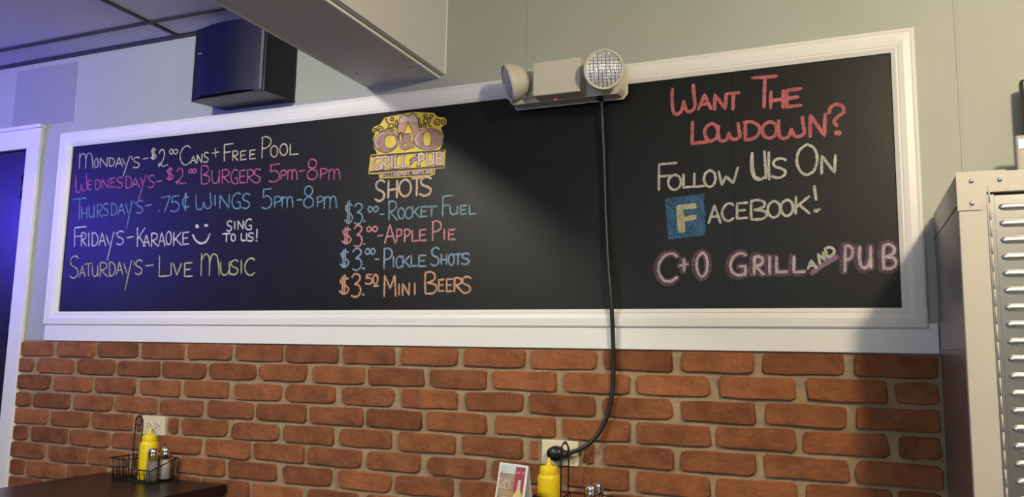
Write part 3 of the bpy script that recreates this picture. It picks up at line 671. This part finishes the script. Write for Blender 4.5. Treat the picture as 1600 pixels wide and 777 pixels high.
def head(c, n, label):
    c = Vector(c)-EL; n = Vector(n).normalized(); q = n.to_track_quat('Z', 'Y').to_matrix().to_4x4(); Mx = Matrix.Translation(c) @ q
    R = .056
    bm = bmesh.new(); addlathe(bm, [(R-.006, .001), (R-.003, .004), (R+.001, .004), (R+.003, 0), (R+.002, -.016), (R-.002, -.019), (R-.006, -.034), (R*.72, -.050), (R*.40, -.060), (0, -.062)], Mx, 40)
    h = bmobj('lamp_head', bm, M['housing'], el, True); h['label'] = label
    bm = bmesh.new(); addlathe(bm, [(R-.005, .0), (R*.80, -.012), (R*.52, -.026), (R*.25, -.034), (0, -.036)], Mx, 40); bmobj('reflector', bm, M['reflector'], h, True)
    bm = bmesh.new(); addlathe(bm, [(0, -.026), (.006, -.022), (.008, -.012), (.005, -.006), (0, -.004)], Mx, 14); bmobj('bulb', bm, M['chrome'], h, True)
    # fluted lens: many shallow ribs
    NX = 44; vs = []; fs = []; idx = {}
    for i in range(NX+1):
        for j in range(NX+1):
            x = (i/NX*2-1)*(R-.004); y = (j/NX*2-1)*(R-.004); rr = math.hypot(x, y)
            if rr > R-.003: continue
            z = .004*(1-(rr/R)**2)+.0009*math.sin(x*900)*(1 if y < .01 else .3)+.0009*math.sin(y*700+1)*(1 if y >= .01 else .25)
            idx[i, j] = len(vs); vs.append(Mx @ Vector((x, y, z+.001)))
    for i in range(NX):
        for j in range(NX):
            k = [(i, j), (i+1, j), (i+1, j+1), (i, j+1)]
            if all(a in idx for a in k): fs.append([idx[a] for a in k])
    pyobj('lens', vs, fs, M['lens'], h, True)
    bm = bmesh.new(); ring = [Mx @ Vector(((R-.001)*math.cos(t), (R-.001)*math.sin(t), .003)) for t in [2*math.pi*i/40 for i in range(40)]]; addtube(bm, ring, .0028, 8, True); bmobj('lens_ring', bm, M['housing'], h, True)
    bm = bmesh.new(); back = c-n*.050; addtube(bm, [back, back*.5+Vector((c.x*.5+(.010 if c.x < 0 else -.008), -.025, .026)), Vector((-.122 if c.x < 0 else .125, -.040, .052))], .016, 12); bmobj('knuckle', bm, M['housing'], h, True)
    return h
head((2.116, -.128, WZ(.801)), (-.80, -.50, -.30), 'left lamp head turned away to the left')
head((2.427, -.160, WZ(.795)), (.26, -.93, -.20), 'right lamp head facing into the room')
# ================================================================ POWER CORD
pts = [W(939.5, 157, -.05), W(941, 190, -.038), W(944, 260, -.030), W(946, 330, -.028), W(950, 410, -.034), W(955, 470, -.040), W(957.5, 520, -.034), W(958.5, 570, -.028), W(956.5, 615, -.027), W(947, 655, -.030), W(931, 683, -.036), W(912, 699, -.042), W(893, 707, -.046), W(880, 710, -.046)]
cl = pts[0].copy(); bm = bmesh.new(); addtube(bm, smooth([p-cl for p in pts], 8), .0064, 12)
cord = bmobj('power_cord', bm, M['cord'], None, True); cord.location = cl
tag(cord, 'thick black cord hanging from the emergency light across the chalkboard to the wall socket', 'power cord')
pc = W(868, 709, -.034)-cl
bm = bmesh.new(); addlathe(bm, [(0, -.030), (.018, -.029), (.0255, -.022), (.027, -.008), (.025, .008), (.021, .016), (0, .018)], Matrix.Translation(pc) @ Matrix.Rotation(math.pi/2, 4, 'X') @ Matrix.Diagonal((1.0, .82, 1, 1)), 28)
pl = bmobj('plug', bm, M['black'], cord, True)
bm = bmesh.new(); addtube(bm, [pc+Vector((.010, 0, 0)), pc+Vector((.030, -.006, -.001)), W(884, 710, -.046)-cl], .0115, 12); bmobj('strain_relief', bm, M['black'], pl, True)
# ================================================================ WALL SOCKETS
def outlet(u0, u1, v0, v1, label):
    c = Vector(((u0+u1)/2, -.012, WZ((v0+v1)/2))); hw, hh = (u1-u0)/2, (v1-v0)/2
    o = empty('wall_socket', c, label, 'wall socket', 'wall sockets on the brickwork')
    box('cover_plate', (-hw, -.006, -hh), (hw, .010, hh), M['ivory'], o, .003, 2)
    for s in (-.0195, .0195):
        bm = bmesh.new(); addlathe(bm, [(0, 0), (.0165, 0), (.0172, -.003), (.0172, -.006)], Matrix.Translation((s, -.0082, 0)) @ Matrix.Rotation(math.pi/2, 4, 'X'), 24)
        f = bmobj('receptacle', bm, M['ivory'], o)
        for dz in (-.006, .006): box('slot', (s-.006, -.0088, dz-.0012), (s+.002, -.0080, dz+.0012), M['slot'], f)
        bm = bmesh.new(); addlathe(bm, [(0, 0), (.0026, 0), (.0026, .0006)], Matrix.Translation((s+.010, -.0088, 0)) @ Matrix.Rotation(-math.pi/2, 4, 'X'), 12); bmobj('earth_hole', bm, M['slot'], f)
    bm = bmesh.new(); addlathe(bm, [(.003, 0), (.0026, .0012), (0, .0014)], Matrix.Translation((0, -.006, 0)) @ Matrix.Rotation(math.pi/2, 4, 'X'), 12); bmobj('plate_screw', bm, M['ivory'], o)
outlet(.607, .719, -.343, -.274, 'ivory wall socket behind the yellow bottle at left, nothing plugged in')
outlet(2.198, 2.312, -.344, -.272, 'ivory wall socket with the black cord plugged into it')
# ================================================================ TABLES
TT = -.49
def table(u0, u1, label):
    t = empty('pub_table', ((u0+u1)/2, -.60, 0), label, 'table', 'small tables against the brick wall')
    hw = (u1-u0)/2; z = WZ(TT); y0, y1 = -.62, .58
    box('table_top', (-hw, y0, z-.030), (hw, y1-.005, z), M['wood'], t, .003, 2)
    for yy in (-.36, .30):
        bm = bmesh.new(); addlathe(bm, [(0, .018), (.035, .03), (.033, z-.06), (.09, z-.030), (0, z-.030)], Matrix.Translation((0, yy, 0)), 20); bmobj('column', bm, M['iron'], t, True)
        bm = bmesh.new(); addbox(bm, (-.24, yy-.035, 0), (.24, yy+.035, .022)); bmobj('foot', bm, M['iron'], t, bevel=.006)
    return t
table(.45, 1.03, 'dark brown table in the lower left corner, under the left condiment caddy')
table(2.02, 2.60, 'dark table below the frame edge, under the tent card and second caddy')
# ================================================================ CADDIES
def caddy(c, rz, label, hx=.018, hy=0, hc=-.024):
    o = empty('condiment_caddy', (c[0], c[1], WZ(TT)), label, 'condiment caddy', 'black wire caddies', rz=rz)
    r = .0016
    def wire(name, pts, rr=r, closed=False): 
        bm = bmesh.new(); addtube(bm, pts, rr, 6, closed); return bmobj(name, bm, M['iron'], o, True)
    L_, R_, F, B = -.088, .112, -.058, .058; H, HF = .078, .045
    def rect(x0, x1, y0, y1, z): return [(x0, y0, z), (x1, y0, z), (x1, y1, z), (x0, y1, z)]
    wire('base_rim', smooth([Vector(p) for p in rect(L_+.008, R_-.008, F+.008, B-.008, .004)], 1, True), .002, True)
    wire('top_rim', [(R_, B, H), (-.01, B, H), (L_, B, H), (L_, F, H), (-.022, F, H), (-.008, F, H-.010), (.004, F, HF), (R_-.004, F, HF), (R_, F+.004, HF+.004), (R_, B-.004, H)], .0022)
    wire('divider_rim', [(-.012, F, H-.004), (-.012, B, H)], .002)
    for k in range(6):
        x = L_+k*.0150
        if k: wire('upright', [(x, F, H), (x+.002, F+.008, .004)])
        wire('upright', [(x, B, H), (x+.002, B-.008, .004)])
    for k in range(5): wire('upright', [(L_, F+.012+k*.023, H), (L_+.008, F+.012+k*.023, .004)])
    for k in range(4):
        x = .030+k*.023; wire('upright', [(x, F, HF), (x-.001, F+.008, .004)])
    for x in (.03, .065, .100): wire('upright', [(x, B, H), (x, B-.008, .004)])
    for k in range(4): wire('base_wire', [(L_+.02+k*.045, F+.008, .004), (L_+.02+k*.045, B-.008, .004)])
    wire('handle', smooth([Vector((hc+p[0]*hx/.018, hy, p[2])) for p in ((-.018, 0, .004), (-.018, 0, .12), (-.018, 0, .195), (-.014, 0, .212), (0, 0, .224), (.014, 0, .212), (.018, 0, .195), (.016, 0, .12), (.014, 0, .004))], 5), .0022)
    wire('handle_loop', [(hc+.0150*hx/.018*math.cos(a), hy-.003, .2045+.0160*math.sin(a)) for a in [2*math.pi*i/24 for i in range(24)]], .0022, True)
    return o
caddy((.706, -.100), 0, 'black wire caddy on the left table, holding yellow bottle and shakers')
caddy((2.314, -.110), 0, 'black wire caddy at the bottom of the photo below the right wall socket', .0115, .015, -.016)
# ================================================================ BOTTLES, SHAKERS
def mustard(c, label, rz=0):
    o = empty('squeeze_bottle', (c[0], c[1], WZ(TT)+.006), label, 'squeeze bottle', 'yellow squeeze bottles', rz=rz)
    bm = bmesh.new(); addlathe(bm, [(0, 0), (.029, 0), (.0315, .004), (.0318, .120), (.030, .128), (.026, .132), (0, .132)], n=32); bmobj('bottle_body', bm, M['yellow'], o, True)
    bm = bmesh.new(); addlathe(bm, [(.0255, .129), (.0262, .131), (.0255, .150), (.0235, .1535), (.009, .156), (.0062, .162), (.0042, .173), (.0036, .176), (0, .176)], n=32); bmobj('nozzle_cap', bm, M['yellow'], o, True)
    return o
mustard((.744, -.106), 'yellow squeeze bottle in the left caddy')
mustard((2.264, -.134), 'yellow squeeze bottle in front of the black plug')
def shaker(c, fill, label):
    o = empty('shaker', (c[0], c[1], WZ(TT)+.006), label, 'shaker', 'glass shakers with chrome caps')
    bm = bmesh.new(); n = 10
    addlathe(bm, [(0, 0), (.0195, 0), (.021, .004), (.0185, .050), (.0160, .080), (.0155, .086), (0, .086)], n=n); bmobj('glass_body', bm, M['glass'], o)
    bm = bmesh.new(); addlathe(bm, [(0, .003), (.0172, .003), (.0155, .050), (.0140, .068), (0, .068)], n=20); bmobj('contents', bm, M[fill], o, True)
    bm = bmesh.new(); addlathe(bm, [(.0165, .084), (.0172, .085), (.0172, .092), (.0160, .094), (.0172, .096), (.0172, .102), (.0145, .109), (.009, .1135), (0, .1145)], n=28); bmobj('cap', bm, M['chrome'], o, True)
    bm = bmesh.new()
    for k in range(7):
        a = k*1.0472; r = 0 if k == 6 else .0065
        addlathe(bm, [(.0009, 0), (0, .0004)], Matrix.Translation((r*math.cos(a), r*math.sin(a), .1143 if k == 6 else .1138)), 6)
    bmobj('pour_holes', bm, M['slot'], o)
    return o
shaker((.790, -.130), 'pepper', 'front glass shaker with chrome cap in the left caddy, nearer the bottle')
shaker((.796, -.080), 'salt', 'salt-filled glass shaker in the left caddy, farther from the bottle')
shaker((2.388, -.135), 'pepper', 'front shaker in the right caddy, cut by the bottom edge')
shaker((2.392, -.088), 'salt', 'rear shaker in the right caddy, half hidden behind the front one')
# ================================================================ TENT CARD
tl = PZ(781.5, 722.6, WZ(TT)+.18); tr = PZ(826, 728.5, WZ(TT)+.18)
mid = (tl+tr)/2; dd = (tr-tl); wcard = dd.length; ang = math.atan2(dd.y, dd.x)
tc_ = empty('tent_card', (mid.x, mid.y, WZ(TT)), 'white folded tent card advertising PURE GOLD, standing left of a yellow bottle', 'table card', rz=ang)
hh, dp, th = .18, .036, .0008; hw = wcard/2
def panel(name, ya, m):
    s = -1 if ya < 0 else 1
    bm = bmesh.new(); v = [bm.verts.new(p) for p in ((-hw, ya, 0), (hw, ya, 0), (hw, s*th, hh), (-hw, s*th, hh), (-hw, ya-s*th, 0), (hw, ya-s*th, 0), (hw, 0, hh-.001), (-hw, 0, hh-.001))]
    for f in ((0,1,2,3),(4,7,6,5),(0,4,5,1),(2,6,7,3),(0,3,7,4),(1,5,6,2)): bm.faces.new([v[i] for i in f])
    return bmobj(name, bm, m, tc_)
panel('front_panel', -dp, M['card']); panel('back_panel', dp, M['card'])
box('base_panel', (-hw, -dp+.001, 0), (hw, dp-.001, .0008), M['card'], tc_)
def onface(u, v, lift=.0006):     # u 0..1 across, v 0..1 down the front face
    v = v*.63 if v < .9 else v; x = -hw+u*2*hw; z = hh*(1-v); y = -dp*v-th-lift
    return Vector((x, y, z))
def art(name, poly, m, lift=.0006): 
    return pyobj(name, [onface(a, b, lift) for a, b in poly], [tuple(range(len(poly)))], m, tc_)
def cm(n, c, c2=None): return mat(n, c, .45, col2=c2, nscale=40) if c2 else mat(n, c, .45)
art('print_sky', [(.06,.03),(.93,.03),(.93,.30),(.06,.30)], cm('print_sky', (.55,.66,.72), (.62,.62,.55)))
art('print_field', [(.06,.22),(.93,.22),(.93,.97),(.06,.97)], cm('print_field', (.42,.30,.18), (.30,.20,.12)), .0008)
art('print_banner', [(.60,.05),(.93,.05),(.93,.62),(.60,.62)], cm('print_red', (.40,.06,.09), (.30,.05,.09)), .0010)
pn = [(.73,.34),(.83,.34),(.83,.52),(.90,.66),(.90,.97),(.62,.97),(.62,.70),(.73,.52)]
art('print_bottle', pn, cm('print_bottle', (.62,.50,.14), (.70,.62,.40)), .0012)
art('print_bottle_neck', [(.725,.33),(.835,.33),(.83,.48),(.73,.48)], cm('print_neck', (.62,.52,.45)), .0014)
art('print_emblem', [(.17+.085*math.cos(t), .14+.052*math.sin(t)) for t in [2*math.pi*i/20 for i in range(20)]], cm('print_emblem', (.30,.36,.40)), .0012)
art('print_emblem', [(.17+.065*math.cos(t), .135+.038*math.sin(t)) for t in [2*math.pi*i/20 for i in range(20)]], cm('print_emblem_pale', (.62,.68,.70)), .0014)
def cardtext(name, txt, u0, u1, v0, v1, wd, m):
    vs = []; fs = []; n = len(txt); cw = (u1-u0)/n
    for i, ch in enumerate(txt):
        if ch not in G: continue
        for st in G[ch]:
            P = [onface(u0+(i+p.x*.78)*cw, v0+(v1-v0)*p.y, .0016) for p in pxstroke(st)]
            for a, b in zip(P, P[1:]):
                t = (b-a).normalized(); q = Vector((0, -1, .2)).cross(t).normalized()*wd/2; k = len(vs)
                vs += [a-q-t*wd*.3, a+q-t*wd*.3, b+q+t*wd*.3, b-q+t*wd*.3]; fs.append((k, k+1, k+2, k+3))
    pyobj(name, vs, fs, m, tc_)
wt = cm('print_white', (.85, .84, .80))
cardtext('print_title', 'PURE', .07, .54, .325, .425, .0013, wt); cardtext('print_title', 'GOLD', .05, .53, .452, .552, .0013, wt)
cardtext('print_small', 'OOOOOOOO', .14, .55, .262, .29, .0008, wt)
cardtext('print_price', '2', .64, .71, .155, .19, .0010, wt); cardtext('print_price', '5', .72, .77, .155, .19, .0010, wt); cardtext('print_price', '45', .80, .90, .155, .19, .0010, wt)
for i, v in enumerate((.62, .67, .73, .78, .83)): art('print_text_bar', [(.10, v), (.50-.04*(i % 2), v), (.50-.04*(i % 2), v+.014), (.10, v+.014)], cm('print_bar', (.60, .48, .38)), .0012)
# ================================================================ STEEL CABINET
CX, CY, CT = 3.2635, -.508, .355
cb = empty('steel_cabinet', (CX, CY, 0), 'tall pale steel cabinet with louvred door against the wall at the right edge', 'cabinet')
CW = .66; D = -CY-.012; Hc = WZ(CT)
box('side_panel', (.0, .004, .02), (.004, D, Hc-.004), M['cabside'], cb, .001, 1)
box('side_panel', (CW-.004, .004, .02), (CW, D, Hc-.004), M['cabside'], cb, .001, 1)
box('back_panel', (.004, D-.004, .02), (CW-.004, D, Hc-.004), M['cabside'], cb)
box('top_panel', (.0, .006, Hc-.004), (CW, D, Hc), M['cabside'], cb)
box('plinth', (.01, .01, 0), (CW-.01, D-.01, .02), M['darksteel'], cb)
box('side_seam', (-.0012, .03, WZ(.2905)), (.0, D, WZ(.293)), M['darksteel'], cb)
box('side_rib', (-.0016, .02, WZ(.006)), (.0, D, WZ(.010)), M['cabside'], cb, .0006, 1)
SW = .050
box('front_stile', (-.001, -.004, .0), (SW, .018, Hc+.0005), M['cabinet'], cb, .0015, 1)
box('front_stile', (CW-SW, -.004, .0), (CW+.001, .018, Hc+.0005), M['cabinet'], cb, .0015, 1)
box('front_rail', (SW, -.0038, Hc-.042), (CW-SW, .018, Hc), M['cabinet'], cb, .0015, 1)
box('front_rail', (SW, -.0038, 0), (CW-SW, .018, .06), M['cabinet'], cb, .0015, 1)
bm = bmesh.new(); addprism(bm, [(-.002, Hc+.001), (.084, Hc+.001), (.088, Hc-.012), (.088, Hc-.030), (.078, Hc-.041), (.048, Hc-.041), (.048, Hc-.066), (.038, Hc-.076), (-.002, Hc-.076)], 1, -.0062, -.003)
bk = bmobj('corner_bracket', bm, M['cabinet'], cb, bevel=.0006, seg=1); bk['label'] = 'riveted corner plate'
for x, z in ((.024, -.018), (.073, -.018), (.023, -.063)):
    bm = bmesh.new(); addlathe(bm, [(.0052, 0), (.0046, .0018), (.0025, .003), (0, .0034)], Matrix.Translation((x, -.0062, Hc+z)) @ Matrix.Rotation(math.pi/2, 4, 'X'), 14); bmobj('rivet', bm, M['chrome'], bk, True)
box('door_recess', (SW, .006, .06), (CW-SW, .010, Hc-.042), M['slot'], cb)
door = box('louvred_door', (SW+.010, -.003, .066), (CW-SW-.003, .004, Hc-.047), M['steel'], cb, .002, 1)
hg = box('piano_hinge', (SW-.001, -.0065, .066), (SW+.011, -.003, Hc-.047), M['steel'], cb); 
bm = bmesh.new()
z = .07; k = 0
while z < Hc-.05:
    addtube(bm, [(SW+.003, -.0065, z), (SW+.003, -.0065, z+.033)], .0017, 8); z += .0340
bmobj('hinge_knuckles', bm, M['cabinet'], hg, True)
def louvre_mesh():
    x0, x1 = .068, CW-SW-.03; vs = []; fs = []; n = 10; NS = 6
    def ringat(x, s):
        out = []
        for i in range(n+1):
            t = math.pi*i/n; prof = math.sin(t)
            z_ = -.0068*math.cos(t)*s; y_ = -.003-.0055*s*(prof**.8)*(1-.35*(i/n))
            out.append((x, y_, z_))
        return out
    secs = [(x0+.012*(1-math.cos(a)), math.sin(a)) for a in [math.pi/2*i/NS for i in range(NS+1)]]
    secs = [(x, max(s, .02)) for x, s in secs]+[(x1-.012*(1-math.cos(a)), max(.02, math.sin(a))) for a in [math.pi/2*(NS-i)/NS for i in range(NS+1)]]
    for x, s in secs: vs += ringat(x, s)
    for a in range(len(secs)-1):
        for i in range(n): k = a*(n+1)+i; fs.append((k, k+n+1, k+n+2, k+1))
    me = bpy.data.meshes.new('louvre'); me.from_pydata(vs, [], fs); me.update(); me.materials.append(M['steel'])
    bmx = bmesh.new(); bmx.from_mesh(me); bmesh.ops.recalc_face_normals(bmx, faces=bmx.faces); bmx.to_mesh(me); bmx.free()
    for p in me.polygons: p.use_smooth = True
    return me
lm = louvre_mesh()
for i in range(38):
    z = WZ(.283-.0328*i)
    if z < .10: break
    o = bpy.data.objects.new('louvre', lm); COL.objects.link(o); o.parent = door; o.location = (0, 0, z)
# things on the cabinet
bx = empty('black_monitor', (3.64, -.055, Hc), 'black monitor standing on the steel cabinet at the right edge', 'monitor')
box('screen_housing', (3.463-3.64, -.016, .090), (3.84-3.64, .016, .318), M['black'], bx, .006, 2)
box('screen', (3.473-3.64, -.0168, .10), (3.83-3.64, -.0155, .308), M['cord'], bx)
box('neck', (-.03, -.010, .008), (.03, .012, .10), M['black'], bx, .004, 1)
box('foot', (-.10, -.045, 0), (.10, .045, .010), M['black'], bx, .004, 1)
gb = empty('grey_case', (3.458, -.125, Hc), 'small grey-brown case standing on the cabinet before the black monitor', 'case')
box('case_body', (-.026, -.018, 0), (.030, .012, .160), M['ltgrey'], gb, .004, 2)
box('case_lid', (-.022, -.020, .125), (.026, -.017, .150), M['chrome'], gb, .001, 1)
